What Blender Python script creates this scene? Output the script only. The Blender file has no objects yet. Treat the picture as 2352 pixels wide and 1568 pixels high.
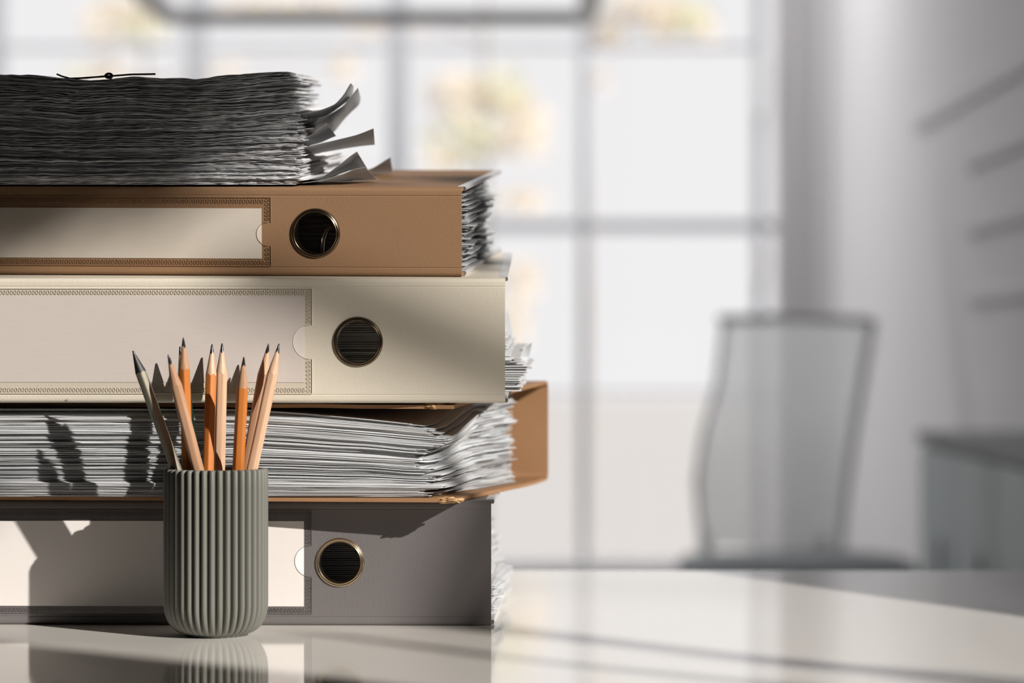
import bpy, bmesh, math, random
import numpy as np
from mathutils import Vector, Matrix

# ------------------------------------------------------------------ camera, world, sun, exposure
SC = bpy.context.scene
COL = SC.collection
F = 6480.0                       # focal length in pixels of the 2352 wide frame
HZ = 810.0                       # horizon row
DESK_Z = 0.74
CAM_Z = DESK_Z + 0.17417

cam_data = bpy.data.cameras.new('camera')
cam = bpy.data.objects.new('camera', cam_data)
COL.objects.link(cam)
cam.location = (0, 0, CAM_Z)
cam.rotation_euler = (math.radians(90), 0, 0)
cam_data.sensor_width = 36.0
cam_data.lens = F * 36.0 / 2352.0
cam_data.shift_y = (HZ - 784.0) / 2352.0
cam_data.clip_start = 0.05
cam_data.clip_end = 300
cam_data.dof.use_dof = True
cam_data.dof.focus_distance = 1.768
cam_data.dof.aperture_fstop = cam_data.lens / 20.0      # 20 mm pupil
cam_data.dof.aperture_blades = 0
SC.camera = cam

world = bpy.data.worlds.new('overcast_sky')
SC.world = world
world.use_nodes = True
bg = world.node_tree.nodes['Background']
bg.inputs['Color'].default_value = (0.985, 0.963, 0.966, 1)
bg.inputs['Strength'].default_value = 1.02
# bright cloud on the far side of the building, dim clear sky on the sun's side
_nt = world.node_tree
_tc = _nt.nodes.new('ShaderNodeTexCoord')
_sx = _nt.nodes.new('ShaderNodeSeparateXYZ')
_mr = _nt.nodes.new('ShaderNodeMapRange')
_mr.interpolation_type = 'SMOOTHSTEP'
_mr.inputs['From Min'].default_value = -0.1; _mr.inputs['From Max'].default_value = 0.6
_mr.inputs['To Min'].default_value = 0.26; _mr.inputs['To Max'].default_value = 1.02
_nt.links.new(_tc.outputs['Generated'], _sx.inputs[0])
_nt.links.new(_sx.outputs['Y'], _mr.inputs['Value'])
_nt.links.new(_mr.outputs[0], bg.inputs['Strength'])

SUN_DIR = Vector((-1.15, 1.0, -0.74)).normalized()
sun_data = bpy.data.lights.new('sun', 'SUN')
sun_data.energy = 6.9
sun_data.color = (1.0, 0.94, 0.87)
sun_data.angle = math.radians(0.6)
sun = bpy.data.objects.new('sun', sun_data)
COL.objects.link(sun)
sun.location = (5, -4, 6)
sun.rotation_euler = SUN_DIR.to_track_quat('-Z', 'Y').to_euler()

SC.view_settings.view_transform = 'Standard'
SC.view_settings.look = 'None'
SC.view_settings.exposure = 0.0
SC.view_settings.gamma = 1.0
SC.view_settings.use_curve_mapping = False


def P(px, py, d):
    """World point seen at pixel (px, py) at depth d."""
    return Vector(((px - 1176.0) * d / F, d, CAM_Z - (py - HZ) * d / F))


# ------------------------------------------------------------------ noise helpers
_R = np.random.RandomState(7)
_TAB = _R.rand(512, 512) * 2 - 1


def vn2(x, y, seed=0):
    x = np.asarray(x, float) + seed * 37.17
    y = np.asarray(y, float) + seed * 11.73
    xi = np.floor(x).astype(int); yi = np.floor(y).astype(int)
    fx = x - xi; fy = y - yi
    fx = fx * fx * (3 - 2 * fx); fy = fy * fy * (3 - 2 * fy)
    a = _TAB[xi % 512, yi % 512]; b = _TAB[(xi + 1) % 512, yi % 512]
    c = _TAB[xi % 512, (yi + 1) % 512]; d = _TAB[(xi + 1) % 512, (yi + 1) % 512]
    return (a * (1 - fx) + b * fx) * (1 - fy) + (c * (1 - fx) + d * fx) * fy


# ------------------------------------------------------------------ materials
def new_mat(name):
    m = bpy.data.materials.new(name)
    m.use_nodes = True
    nt = m.node_tree
    return m, nt, nt.nodes['Principled BSDF']


def mat(name, col, rough=0.6, metal=0.0, bump=None, spec=0.5, var=None, coat=0.0):
    """bump = (scale, strength, distance, kind); var = (scale, amount) colour variation."""
    m, nt, b = new_mat(name)
    b.inputs['Base Color'].default_value = (*col, 1)
    b.inputs['Roughness'].default_value = rough
    b.inputs['Metallic'].default_value = metal
    b.inputs['Specular IOR Level'].default_value = spec
    b.inputs['Coat Weight'].default_value = coat
    tc = nt.nodes.new('ShaderNodeTexCoord')
    if var:
        n = nt.nodes.new('ShaderNodeTexNoise')
        n.inputs['Scale'].default_value = var[0]
        n.inputs['Detail'].default_value = 4
        mp = nt.nodes.new('ShaderNodeMapping')
        if len(var) > 2:
            mp.inputs['Scale'].default_value = var[2]
        nt.links.new(tc.outputs['Object'], mp.inputs['Vector'])
        nt.links.new(mp.outputs['Vector'], n.inputs['Vector'])
        r = nt.nodes.new('ShaderNodeValToRGB')
        a = var[1]
        r.color_ramp.elements[0].position = 0.3
        r.color_ramp.elements[1].position = 0.7
        r.color_ramp.elements[0].color = (*[c * (1 - a) for c in col], 1)
        r.color_ramp.elements[1].color = (*[min(1, c * (1 + a)) for c in col], 1)
        nt.links.new(n.outputs['Fac'], r.inputs['Fac'])
        nt.links.new(r.outputs['Color'], b.inputs['Base Color'])
    if bump:
        if bump[3] == 'leather':
            n = nt.nodes.new('ShaderNodeTexVoronoi')
            n.inputs['Scale'].default_value = bump[0]
            nw = nt.nodes.new('ShaderNodeTexNoise')
            nw.inputs['Scale'].default_value = bump[0] * 0.6
            nw.inputs['Detail'].default_value = 3
            mx = nt.nodes.new('ShaderNodeMath'); mx.operation = 'ADD'
            nt.links.new(tc.outputs['Object'], n.inputs['Vector'])
            nt.links.new(tc.outputs['Object'], nw.inputs['Vector'])
            nt.links.new(n.outputs['Distance'], mx.inputs[0])
            nt.links.new(nw.outputs['Fac'], mx.inputs[1])
            out = mx.outputs[0]
        else:
            n = nt.nodes.new('ShaderNodeTexNoise')
            n.inputs['Scale'].default_value = bump[0]
            n.inputs['Detail'].default_value = 4
            nt.links.new(tc.outputs['Object'], n.inputs['Vector'])
            out = n.outputs['Fac']
        bp = nt.nodes.new('ShaderNodeBump')
        bp.inputs['Strength'].default_value = bump[1]
        bp.inputs['Distance'].default_value = bump[2]
        nt.links.new(out, bp.inputs['Height'])
        nt.links.new(bp.outputs['Normal'], b.inputs['Normal'])
    return m


def glass_mat(name, tint, gloss, rough):
    m = bpy.data.materials.new(name)
    m.use_nodes = True
    nt = m.node_tree
    nt.nodes.clear()
    o = nt.nodes.new('ShaderNodeOutputMaterial')
    t = nt.nodes.new('ShaderNodeBsdfTransparent'); t.inputs['Color'].default_value = (*tint, 1)
    g = nt.nodes.new('ShaderNodeBsdfGlossy'); g.inputs['Roughness'].default_value = rough
    mx = nt.nodes.new('ShaderNodeMixShader'); mx.inputs['Fac'].default_value = gloss
    nt.links.new(t.outputs[0], mx.inputs[1]); nt.links.new(g.outputs[0], mx.inputs[2])
    nt.links.new(mx.outputs[0], o.inputs['Surface'])
    return m


def translucent_mat(name, col, tr, see=0.0):
    m = bpy.data.materials.new(name)
    m.use_nodes = True
    nt = m.node_tree
    nt.nodes.clear()
    o = nt.nodes.new('ShaderNodeOutputMaterial')
    d = nt.nodes.new('ShaderNodeBsdfDiffuse'); d.inputs['Color'].default_value = (*col, 1)
    t = nt.nodes.new('ShaderNodeBsdfTranslucent'); t.inputs['Color'].default_value = (*col, 1)
    mx = nt.nodes.new('ShaderNodeMixShader'); mx.inputs['Fac'].default_value = tr
    nt.links.new(d.outputs[0], mx.inputs[1]); nt.links.new(t.outputs[0], mx.inputs[2])
    last = mx
    if see > 0:
        p = nt.nodes.new('ShaderNodeBsdfTransparent')
        m2 = nt.nodes.new('ShaderNodeMixShader'); m2.inputs['Fac'].default_value = see
        nt.links.new(mx.outputs[0], m2.inputs[1]); nt.links.new(p.outputs[0], m2.inputs[2])
        last = m2
    nt.links.new(last.outputs[0], o.inputs['Surface'])
    return m


M = {}
M['brown'] = mat('brown_leatherette', (0.265, 0.155, 0.085), 0.65, spec=0.15, bump=(1100, 0.22, 0.0003, 'leather'), var=(14, 0.06))
M['kraft'] = mat('brown_board', (0.30, 0.16, 0.075), 0.6, bump=(900, 0.15, 0.0003, 'leather'), var=(30, 0.08))
M['kraft_raw'] = mat('raw_board', (0.50, 0.31, 0.15), 0.8, bump=(700, 0.4, 0.0005, 'noise'), var=(400, 0.25))
M['cream'] = mat('cream_leatherette', (0.62, 0.565, 0.47), 0.42, bump=(1300, 0.22, 0.0003, 'leather'), var=(12, 0.03))
M['grey'] = mat('grey_leatherette', (0.135, 0.124, 0.124), 0.42, bump=(1000, 0.28, 0.0003, 'leather'), var=(12, 0.05))
M['card_cream'] = mat('cream_card', (0.68, 0.62, 0.54), 0.55, bump=(500, 0.05, 0.0002, 'noise'), var=(300, 0.02, (0.2, 1, 3)))
M['card_pink'] = mat('pale_card', (0.64, 0.585, 0.545), 0.55, bump=(500, 0.05, 0.0002, 'noise'), var=(300, 0.02, (0.2, 1, 3)))
M['card_white'] = mat('white_card', (0.84, 0.805, 0.775), 0.55, bump=(500, 0.05, 0.0002, 'noise'))
M['film'] = glass_mat('clear_film', (0.985, 0.98, 0.978), 0.035, 0.12)
M['glass'] = glass_mat('window_glass', (0.97, 0.975, 0.98), 0.04, 0.02)
M['ring'] = mat('ring_metal', (0.55, 0.45, 0.32), 0.22, 1.0)
M['ring_dark'] = mat('dark_ring_metal', (0.22, 0.17, 0.12), 0.25, 1.0)
M['steel'] = mat('steel', (0.55, 0.55, 0.56), 0.3, 1.0)
M['rail'] = mat('edge_metal', (0.72, 0.71, 0.72), 0.42, 0.55)
M['paper'] = mat('paper', (0.62, 0.64, 0.66), 0.75, bump=(250, 0.12, 0.0004, 'noise'), spec=0.3)
M['paper_warm'] = mat('warm_paper', (0.48, 0.475, 0.475), 0.75, bump=(250, 0.12, 0.0004, 'noise'), spec=0.3)
M['paper_old'] = mat('worn_paper', (0.78, 0.785, 0.80), 0.8, bump=(400, 0.25, 0.0005, 'noise'), spec=0.25, var=(60, 0.14))
M['paper_old_dark'] = mat('grey_worn_paper', (0.66, 0.665, 0.68), 0.8, bump=(400, 0.25, 0.0005, 'noise'), spec=0.25, var=(60, 0.14))
M['paper_dingy'] = mat('dingy_paper', (0.48, 0.48, 0.485), 0.8, bump=(400, 0.25, 0.0005, 'noise'), spec=0.25, var=(60, 0.14))
M['paper_thin'] = translucent_mat('thin_paper', (0.62, 0.625, 0.63), 0.55)
M['cord'] = mat('dark_cord', (0.018, 0.013, 0.011), 0.7, bump=(1500, 0.5, 0.0004, 'noise'))
M['cup'] = mat('sage_ceramic', (0.138, 0.138, 0.120), 0.5, spec=0.35, bump=(900, 0.06, 0.0003, 'noise'))
M['cup_in'] = mat('dark_glaze', (0.05, 0.045, 0.04), 0.5)
M['wood'] = mat('cedar_wood', (0.42, 0.235, 0.135), 0.6, bump=(1200, 0.15, 0.0003, 'noise'), var=(260, 0.16, (2.5, 2.5, 0.12)))
M['wood_pale'] = mat('pale_wood', (0.54, 0.345, 0.22), 0.5, bump=(1500, 0.25, 0.0003, 'noise'), var=(260, 0.14, (2.5, 2.5, 0.12)))
M['orange'] = mat('orange_paint', (0.49, 0.16, 0.03), 0.35, spec=0.5)
M['green'] = mat('green_paint', (0.02, 0.22, 0.11), 0.35)
M['silver'] = mat('silver_paint', (0.42, 0.39, 0.31), 0.28, 0.7)
M['black_wood'] = mat('black_wood', (0.012, 0.011, 0.011), 0.5, bump=(1200, 0.15, 0.0003, 'noise'))
M['lead'] = mat('graphite', (0.025, 0.025, 0.028), 0.3, 0.3)
M['desk'] = mat('white_lacquer', (0.90, 0.865, 0.81), 0.07, spec=0.55)
M['desk_leg'] = mat('white_metal', (0.7, 0.7, 0.7), 0.4)
M['wall'] = mat('wall_paint', (0.80, 0.775, 0.775), 0.8, bump=(80, 0.05, 0.002, 'noise'))
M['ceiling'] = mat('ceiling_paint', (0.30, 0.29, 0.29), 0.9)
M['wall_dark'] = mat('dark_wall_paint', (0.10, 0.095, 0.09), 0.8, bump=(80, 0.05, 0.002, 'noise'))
M['pier'] = mat('pier_paint', (0.50, 0.48, 0.48), 0.8)
M['floor'] = mat('floor_laminate', (0.14, 0.13, 0.125), 0.45, var=(3, 0.08, (6, 0.6, 1)))
M['frame'] = mat('grey_frame', (0.56, 0.555, 0.57), 0.5)
M['rail_grey'] = mat('grey_rail', (0.66, 0.645, 0.65), 0.6)
M['mesh_cloth'] = translucent_mat('chair_mesh', (0.88, 0.885, 0.89), 0.7, 0.5)
M['chair_frame'] = mat('chair_frame', (0.74, 0.75, 0.755), 0.45)
M['seat_cloth'] = mat('seat_cloth', (0.35, 0.37, 0.38), 0.9, bump=(600, 0.3, 0.001, 'noise'))
M['cabinet'] = mat('teal_grey_front', (0.58, 0.63, 0.63), 0.55)
M['cab_top'] = mat('dark_grey_top', (0.22, 0.22, 0.225), 0.5)
M['leaf'] = translucent_mat('yellow_leaf', (0.90, 0.83, 0.73), 0.4)
M['leaf_green'] = translucent_mat('pale_green_leaf', (0.84, 0.83, 0.67), 0.4)
M['bark'] = mat('bark', (0.30, 0.26, 0.22), 0.9, bump=(30, 0.5, 0.01, 'noise'))
M['paving'] = mat('pale_paving', (0.58, 0.57, 0.565), 0.9)
M['render'] = mat('pale_render', (0.55, 0.54, 0.545), 0.9)


# ------------------------------------------------------------------ mesh helpers
class MB:
    def __init__(self):
        self.v = []; self.f = []

    def add(self, vs, fs):
        o = len(self.v)
        self.v += [tuple(p) for p in vs]
        self.f += [tuple(i + o for i in f) for f in fs]
        return self

    def box(self, x0, x1, y0, y1, z0, z1):
        v = [(x, y, z) for z in (z0, z1) for y in (y0, y1) for x in (x0, x1)]
        return self.add(v, [(0, 2, 3, 1), (4, 5, 7, 6), (0, 1, 5, 4), (2, 6, 7, 3), (0, 4, 6, 2), (1, 3, 7, 5)])

    def beam(self, a, b, w, h, up=Vector((0, 0, 1))):
        a = Vector(a); b = Vector(b); d = (b - a).normalized()
        s = d.cross(up)
        if s.length < 1e-4:
            s = Vector((1, 0, 0))
        s.normalize(); u = s.cross(d)
        vs = []
        for p in (a, b):
            for i, j in ((-1, -1), (1, -1), (1, 1), (-1, 1)):
                vs.append(p + s * (i * w / 2) + u * (j * h / 2))
        return self.add(vs, [(0, 1, 2, 3), (7, 6, 5, 4), (0, 4, 5, 1), (1, 5, 6, 2), (2, 6, 7, 3), (3, 7, 4, 0)])

    def tube(self, pts, r, n=10, caps=True):
        pts = [Vector(p) for p in pts]
        rs = r if isinstance(r, (list, tuple)) else [r] * len(pts)
        rings = []; ref = None
        for i, p in enumerate(pts):
            d = (pts[min(i + 1, len(pts) - 1)] - pts[max(i - 1, 0)]).normalized()
            if ref is None:
                ref = Vector((0, 0, 1)) if abs(d.z) < 0.9 else Vector((1, 0, 0))
            s = (ref - d * ref.dot(d)).normalized(); u = d.cross(s); ref = s
            rings.append([p + (s * math.cos(2 * math.pi * k / n) + u * math.sin(2 * math.pi * k / n)) * rs[i] for k in range(n)])
        vs = [q for R in rings for q in R]; fs = []
        for i in range(len(pts) - 1):
            for k in range(n):
                fs.append((i * n + k, i * n + (k + 1) % n, (i + 1) * n + (k + 1) % n, (i + 1) * n + k))
        if caps:
            fs.append(tuple(range(n - 1, -1, -1)))
            fs.append(tuple((len(pts) - 1) * n + k for k in range(n)))
        return self.add(vs, fs)

    def lathe(self, prof, n=48, axis='z', org=(0, 0, 0)):
        vs = []; fs = []
        for r, h in prof:
            for k in range(n):
                a = 2 * math.pi * k / n
                c, s = r * math.cos(a), r * math.sin(a)
                if axis == 'z':
                    vs.append((org[0] + c, org[1] + s, org[2] + h))
                else:
                    vs.append((org[0] + c, org[1] + h, org[2] + s))
        for i in range(len(prof) - 1):
            for k in range(n):
                q = (i * n + k, i * n + (k + 1) % n, (i + 1) * n + (k + 1) % n, (i + 1) * n + k)
                fs.append(q if axis == 'z' else q[::-1])
        return self.add(vs, fs)

    def loft(self, sections, closed=True, caps=True):
        n = len(sections[0])
        vs = [p for s in sections for p in s]; fs = []
        for i in range(len(sections) - 1):
            for k in range(n if closed else n - 1):
                fs.append((i * n + k, i * n + (k + 1) % n, (i + 1) * n + (k + 1) % n, (i + 1) * n + k))
        if caps:
            fs.append(tuple(range(n - 1, -1, -1)))
            fs.append(tuple((len(sections) - 1) * n + k for k in range(n)))
        return self.add(vs, fs)

    def build(self, name, m, parent=None, smooth=35, weld=False, normals=True):
        me = bpy.data.meshes.new(name)
        me.from_pydata(self.v, [], self.f)
        if weld or normals:
            bm = bmesh.new(); bm.from_mesh(me)
            if weld:
                bmesh.ops.remove_doubles(bm, verts=bm.verts, dist=1e-6)
            if normals:
                bmesh.ops.recalc_face_normals(bm, faces=bm.faces)
            bm.to_mesh(me); bm.free()
        if smooth:
            me.shade_smooth()
            me.set_sharp_from_angle(angle=math.radians(smooth))
        ms = m if isinstance(m, (list, tuple)) else [m]
        for q in ms:
            me.materials.append(q)
        o = bpy.data.objects.new(name, me)
        COL.objects.link(o)
        if parent is not None:
            o.parent = parent
        return o


def tag(o, label, cat, group=None, kind=None):
    o['label'] = label; o['category'] = cat
    if group:
        o['group'] = group
    if kind:
        o['kind'] = kind
    return o


def thing(name, label, cat, loc=(0, 0, 0), rz=0.0, group=None, tilt=0.0):
    o = bpy.data.objects.new(name, None)
    o.empty_display_size = 0.02
    COL.objects.link(o)
    o.location = loc
    o.rotation_euler = (Matrix.Rotation(tilt, 3, 'X') @ Matrix.Rotation(rz, 3, 'Z')).to_euler()
    return tag(o, label, cat, group)


def struct(name, mb, m, smooth=0, parent=None):
    o = mb.build(name, m, parent, smooth=smooth)
    if parent is None:
        o['kind'] = 'structure'
    return o


def grid_sheet(X, Y, Z, th):
    """Closed slab from arrays (nx, ny); th = thickness (array or float)."""
    nx, ny = X.shape
    top = np.stack([X, Y, Z + th], -1).reshape(-1, 3)
    bot = np.stack([X, Y, Z], -1).reshape(-1, 3)
    N = nx * ny
    idx = np.arange(N).reshape(nx, ny)
    q = np.stack([idx[:-1, :-1], idx[1:, :-1], idx[1:, 1:], idx[:-1, 1:]], -1).reshape(-1, 4)
    fs = [q, q[:, ::-1] + N]
    for e in (idx[:, 0], idx[:, -1][::-1], idx[0, :][::-1], idx[-1, :]):
        fs.append(np.stack([e[:-1] + N, e[1:] + N, e[1:], e[:-1]], -1))
    return np.concatenate([top, bot]), np.concatenate(fs)


def mesh_np(name, chunks, mats, parent=None, smooth=True, mat_idx=None):
    vs = []; fs = []; mi = []; o = 0
    for i, (v, f) in enumerate(chunks):
        vs.append(v); fs.append(f + o); o += len(v)
        if mat_idx:
            mi.append(np.full(len(f), mat_idx[i], np.int32))
    v = np.concatenate(vs); f = np.concatenate(fs)
    me = bpy.data.meshes.new(name)
    me.vertices.add(len(v)); me.vertices.foreach_set('co', v.astype(np.float32).ravel())
    me.loops.add(f.size); me.loops.foreach_set('vertex_index', f.astype(np.int32).ravel())
    me.polygons.add(len(f))
    me.polygons.foreach_set('loop_start', np.arange(0, f.size, 4, dtype=np.int32))
    me.polygons.foreach_set('loop_total', np.full(len(f), 4, np.int32))
    me.update(calc_edges=True)
    for m in (mats if isinstance(mats, (list, tuple)) else [mats]):
        me.materials.append(m)
    if mat_idx:
        me.polygons.foreach_set('material_index', np.concatenate(mi))
    if smooth:
        me.shade_smooth(); me.set_sharp_from_angle(angle=math.radians(50))
    me.validate()
    ob = bpy.data.objects.new(name, me)
    COL.objects.link(ob)
    if parent is not None:
        ob.parent = parent
    return ob


# ------------------------------------------------------------------ room
BACK = 9.0
RIGHT_X = 1.006
ROOM_L, ROOM_F, ROOM_H = -3.6, -2.6, 3.0
SW_Y = 2.75                                                  # where the splayed side wall meets the straight one


def splay_x(y):
    return 0.64 + 0.48 * (SW_Y - y)


def plan_slab(z0, z1):
    n = Vector((1, 0.48)).normalized() * 0.14
    pl_ = [(ROOM_L - 0.2, ROOM_F - 0.2), (splay_x(ROOM_F - 0.2) + n.x, ROOM_F - 0.2 + n.y), (splay_x(SW_Y) + n.x, SW_Y + n.y),
           (RIGHT_X + 0.2, SW_Y + 0.35), (RIGHT_X + 0.2, BACK + 0.15), (ROOM_L - 0.2, BACK + 0.15)]
    k = len(pl_)
    return MB().add([(x, y, z) for z in (z0, z1) for x, y in pl_],
                    [tuple(range(k - 1, -1, -1)), tuple(range(k, 2 * k))] + [(i, (i + 1) % k, (i + 1) % k + k, i + k) for i in range(k)])


struct('floor', plan_slab(-0.1, 0.0), M['floor'])
struct('ceiling', plan_slab(ROOM_H, ROOM_H + 0.1), M['ceiling'])
w = MB(); w.box(ROOM_L - 0.2, ROOM_L, ROOM_F, BACK + 0.15, 0, ROOM_H); struct('wall_left', w, M['wall_dark'])
w = MB(); w.box(ROOM_L, splay_x(ROOM_F), ROOM_F - 0.2, ROOM_F, 0, ROOM_H); struct('wall_front', w, M['wall_dark'])
# straight right wall beyond the splay
w = MB(); w.box(RIGHT_X, RIGHT_X + 0.2, SW_Y + 0.35, BACK + 0.15, 0, ROOM_H)
w.add([(0.64, SW_Y, 0), (RIGHT_X, SW_Y + 0.35, 0), (RIGHT_X + 0.2, SW_Y + 0.35, 0), (0.84, SW_Y, 0),
       (0.64, SW_Y, ROOM_H), (RIGHT_X, SW_Y + 0.35, ROOM_H), (RIGHT_X + 0.2, SW_Y + 0.35, ROOM_H), (0.84, SW_Y, ROOM_H)],
      [(0, 1, 5, 4), (1, 2, 6, 5), (2, 3, 7, 6), (3, 0, 4, 7), (0, 3, 2, 1), (4, 5, 6, 7)])
struct('wall_right', w, M['wall'])

# splayed side wall with the window the sun comes through
WY0, WY1, WZ0, WZ1 = -0.76, 1.35, 1.545, 2.86


def splay_box(mb, y0, y1, z0, z1, off0=0.0, off1=0.14):
    n = Vector((1, 0.48, 0)).normalized()
    v = []
    for z in (z0, z1):
        for y, o in ((y0, off0), (y1, off0), (y1, off1), (y0, off1)):
            v.append((splay_x(y) + n.x * o, y + n.y * o, z))
    mb.add(v, [(0, 1, 2, 3), (7, 6, 5, 4), (0, 4, 5, 1), (1, 5, 6, 2), (2, 6, 7, 3), (3, 7, 4, 0)])


w = MB()
splay_box(w, ROOM_F - 0.1, WY0, 0, ROOM_H)
splay_box(w, WY1, SW_Y, 0, ROOM_H)
splay_box(w, WY0, WY1, 0, WZ0)
splay_box(w, WY0, WY1, WZ1, ROOM_H)
struct('wall_side', w, M['wall_dark'])
win2 = bpy.data.objects.new('window_2', None); COL.objects.link(win2); win2['kind'] = 'structure'
win2.location = (0, 0, 0)
f = MB()
for y in (WY0, WY1 - 0.05):
    splay_box(f, y, y + 0.05, WZ0, WZ1, 0.03, 0.09)
splay_box(f, WY0, WY1, WZ0, WZ0 + 0.03, 0.03, 0.09)
splay_box(f, WY0, WY1, WZ1 - 0.04, WZ1, 0.03, 0.09)
f.build('window_frame', M['frame'], win2, smooth=0)
f = MB(); splay_box(f, WY0 + 0.05, WY1 - 0.05, WZ0 + 0.03, WZ1 - 0.04, 0.055, 0.062)
f.build('pane', M['glass'], win2, smooth=0)

# back wall: window wall with a low sill band, a pier on the right
SILL = CAM_Z - (1290 - HZ) * BACK / F
WIN_R = (1790 - 1176) * BACK / F
w = MB()
w.box(ROOM_L, RIGHT_X, BACK, BACK + 0.15, 0, SILL)
w.box(WIN_R, RIGHT_X, BACK, BACK + 0.15, SILL, ROOM_H)
w.box(ROOM_L, WIN_R, BACK, BACK + 0.15, 2.7, ROOM_H)
struct('wall_back', w, M['wall'])
tr = MB(); tr.box(WIN_R, (1888 - 1176) * BACK / F, BACK - 0.10, BACK, SILL, ROOM_H)
struct('trim_1', tr, M['pier'])
tr = MB(); tr.box((1868 - 1176) * BACK / F, (1898 - 1176) * BACK / F, BACK - 0.16, BACK - 0.10, SILL, ROOM_H)
struct('trim_7', tr, M['rail_grey'])
tr = MB(); tr.box(ROOM_L, WIN_R, BACK - 0.12, BACK + 0.02, SILL - 0.035, SILL)
struct('trim_2', tr, M['wall'])

win1 = bpy.data.objects.new('window_1', None); COL.objects.link(win1); win1['kind'] = 'structure'
win1.location = (0, BACK, 0)


def bx(px):
    return (px - 1176) * BACK / F


def bz(py):
    return CAM_Z - (py - HZ) * BACK / F


def win_part(name, x0, x1, z0, z1, y0=0.02, y1=0.08, m='frame'):
    b = MB(); b.box(x0, x1, y0, y1, z0, z1)
    return b.build(name, M[m], win1, smooth=0)


MULL = [(-1870, 34), (-1410, 34), (-950, 34), (-480, 34), (-15, 34), (446, 44), (912, 46), (1340, 20), (1745, 22)]
for px, wd in MULL:
    win_part('mullion', bx(px - wd / 2), bx(px + wd / 2), SILL, 2.7)
for py, wd, a, b_ in ((105, 9, -2450, 1745), (518, 26, -2450, 1790), (902, 5, -2450, 1790)):
    win_part('glazing_bar', bx(a), bx(b_), bz(py + wd / 2), bz(py - wd / 2), 0.025, 0.075)
win_part('pane', ROOM_L, WIN_R, SILL, 2.7, 0.048, 0.053, 'glass')
win_part('handle', bx(1737), bx(1757), bz(262), bz(110), -0.05, 0.02, 'chair_frame')
win_part('handle', bx(1737), bx(1757), bz(640), bz(555), -0.05, 0.02, 'rail_grey')

for name, loc, rot, sx, sy in (
        ('sky_portal', (( ROOM_L + WIN_R) / 2, BACK + 0.2, (SILL + 2.7) / 2), (math.radians(-90), 0, 0), WIN_R - ROOM_L, 2.7 - SILL),):
    ld = bpy.data.lights.new(name, 'AREA'); ld.shape = 'RECTANGLE'; ld.size = sx; ld.size_y = sy
    ld.cycles.is_portal = True
    lo = bpy.data.objects.new(name, ld); COL.objects.link(lo); lo.location = loc; lo.rotation_euler = rot
ld = bpy.data.lights.new('sky_portal_side', 'AREA'); ld.shape = 'RECTANGLE'
ld.size = (WY1 - WY0) * 1.109; ld.size_y = WZ1 - WZ0; ld.cycles.is_portal = True
lo = bpy.data.objects.new('sky_portal_side', ld); COL.objects.link(lo)
nrm = Vector((-1, -0.48, 0)).normalized()
lo.location = (splay_x((WY0 + WY1) / 2) + 0.17, (WY0 + WY1) / 2 + 0.08, (WZ0 + WZ1) / 2)
lo.rotation_euler = nrm.to_track_quat('-Z', 'Y').to_euler()

# horizontal rails along the right wall
for i, (pyr, h) in enumerate(((150, 0.03), (325, 0.022), (495, 0.02), (672, 0.02))):
    d = 1176 and RIGHT_X * F / 1176.0
    z = CAM_Z - (pyr - HZ) * d / F
    t = MB(); t.box(RIGHT_X - 0.011, RIGHT_X, 3.6, 7.0 if i == 0 else 6.2, z - h / 2, z + h / 2)
    struct('trim_%d' % (i + 3), t, M['rail_grey'])

# ------------------------------------------------------------------ outside
g = MB(); g.box(-60, 60, BACK + 0.2, 120, -1.2, -1.0)
g.box(3.6, 60, -60, BACK + 0.2, -1.2, -1.0)
struct('ground', g, M['paving'])


def leaf_cloud(mb, c, rx, ry, rz, n, size, rnd):
    for _ in range(n):
        while True:
            p = Vector((rnd.uniform(-1, 1), rnd.uniform(-1, 1), rnd.uniform(-1, 1)))
            if p.length < 1:
                break
        q = Vector((c[0] + p.x * rx, c[1] + p.y * ry, c[2] + p.z * rz))
        a = Vector((rnd.gauss(0, 1), rnd.gauss(0, 1), rnd.gauss(0, 1))).normalized()
        b = a.cross(Vector((rnd.gauss(0, 1), rnd.gauss(0, 1), rnd.gauss(0, 1)))).normalized()
        nn = a.cross(b)
        s = size * rnd.uniform(0.7, 1.3)
        mb.add([q - a * s, q + b * s * 0.5 + nn * s * 0.12, q + a * s, q - b * s * 0.5 + nn * s * 0.12, q],
               [(0, 1, 4), (1, 2, 4), (2, 3, 4), (3, 0, 4)])


rnd = random.Random(3)
TD = 22.0


def back_tree(name, label, trunk_px, clusters, dens):
    base = Vector(((trunk_px - 1176) * TD / F, TD, -1.0))
    root = thing(name, label, 'tree', base)
    tk = MB()
    tops = [P(px, py, TD) - base for px, py, rx, ry, k in clusters]
    topz = max(t.z for t in tops)
    tk.tube([(0, 0, 0), (0.03, 0.1, topz * 0.5), (0.0, 0.05, topz * 0.8), (0.02, 0.0, topz + 0.4)], [0.028, 0.025, 0.02, 0.01], 8)
    for t in tops:
        st = Vector((0, 0.05, t.z - 0.12))
        tk.tube([st, (st + t) / 2 + Vector((0, 0, 0.08)), t], [0.010, 0.008, 0.004], 6)
    tk.build('trunk', M['bark'], root)
    fo = {0: MB(), 1: MB()}
    for (px, py, rx, ry, k), t in zip(clusters, tops):
        leaf_cloud(fo[k], t, rx * TD / F, 0.35, ry * TD / F, int(dens * 0.7 * rx * ry / 100), 0.05, rnd)
    for k in (0, 1):
        if fo[k].v:
            fo[k].build('foliage', M['leaf' if k == 0 else 'leaf_green'], root, smooth=0, normals=False)


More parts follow.
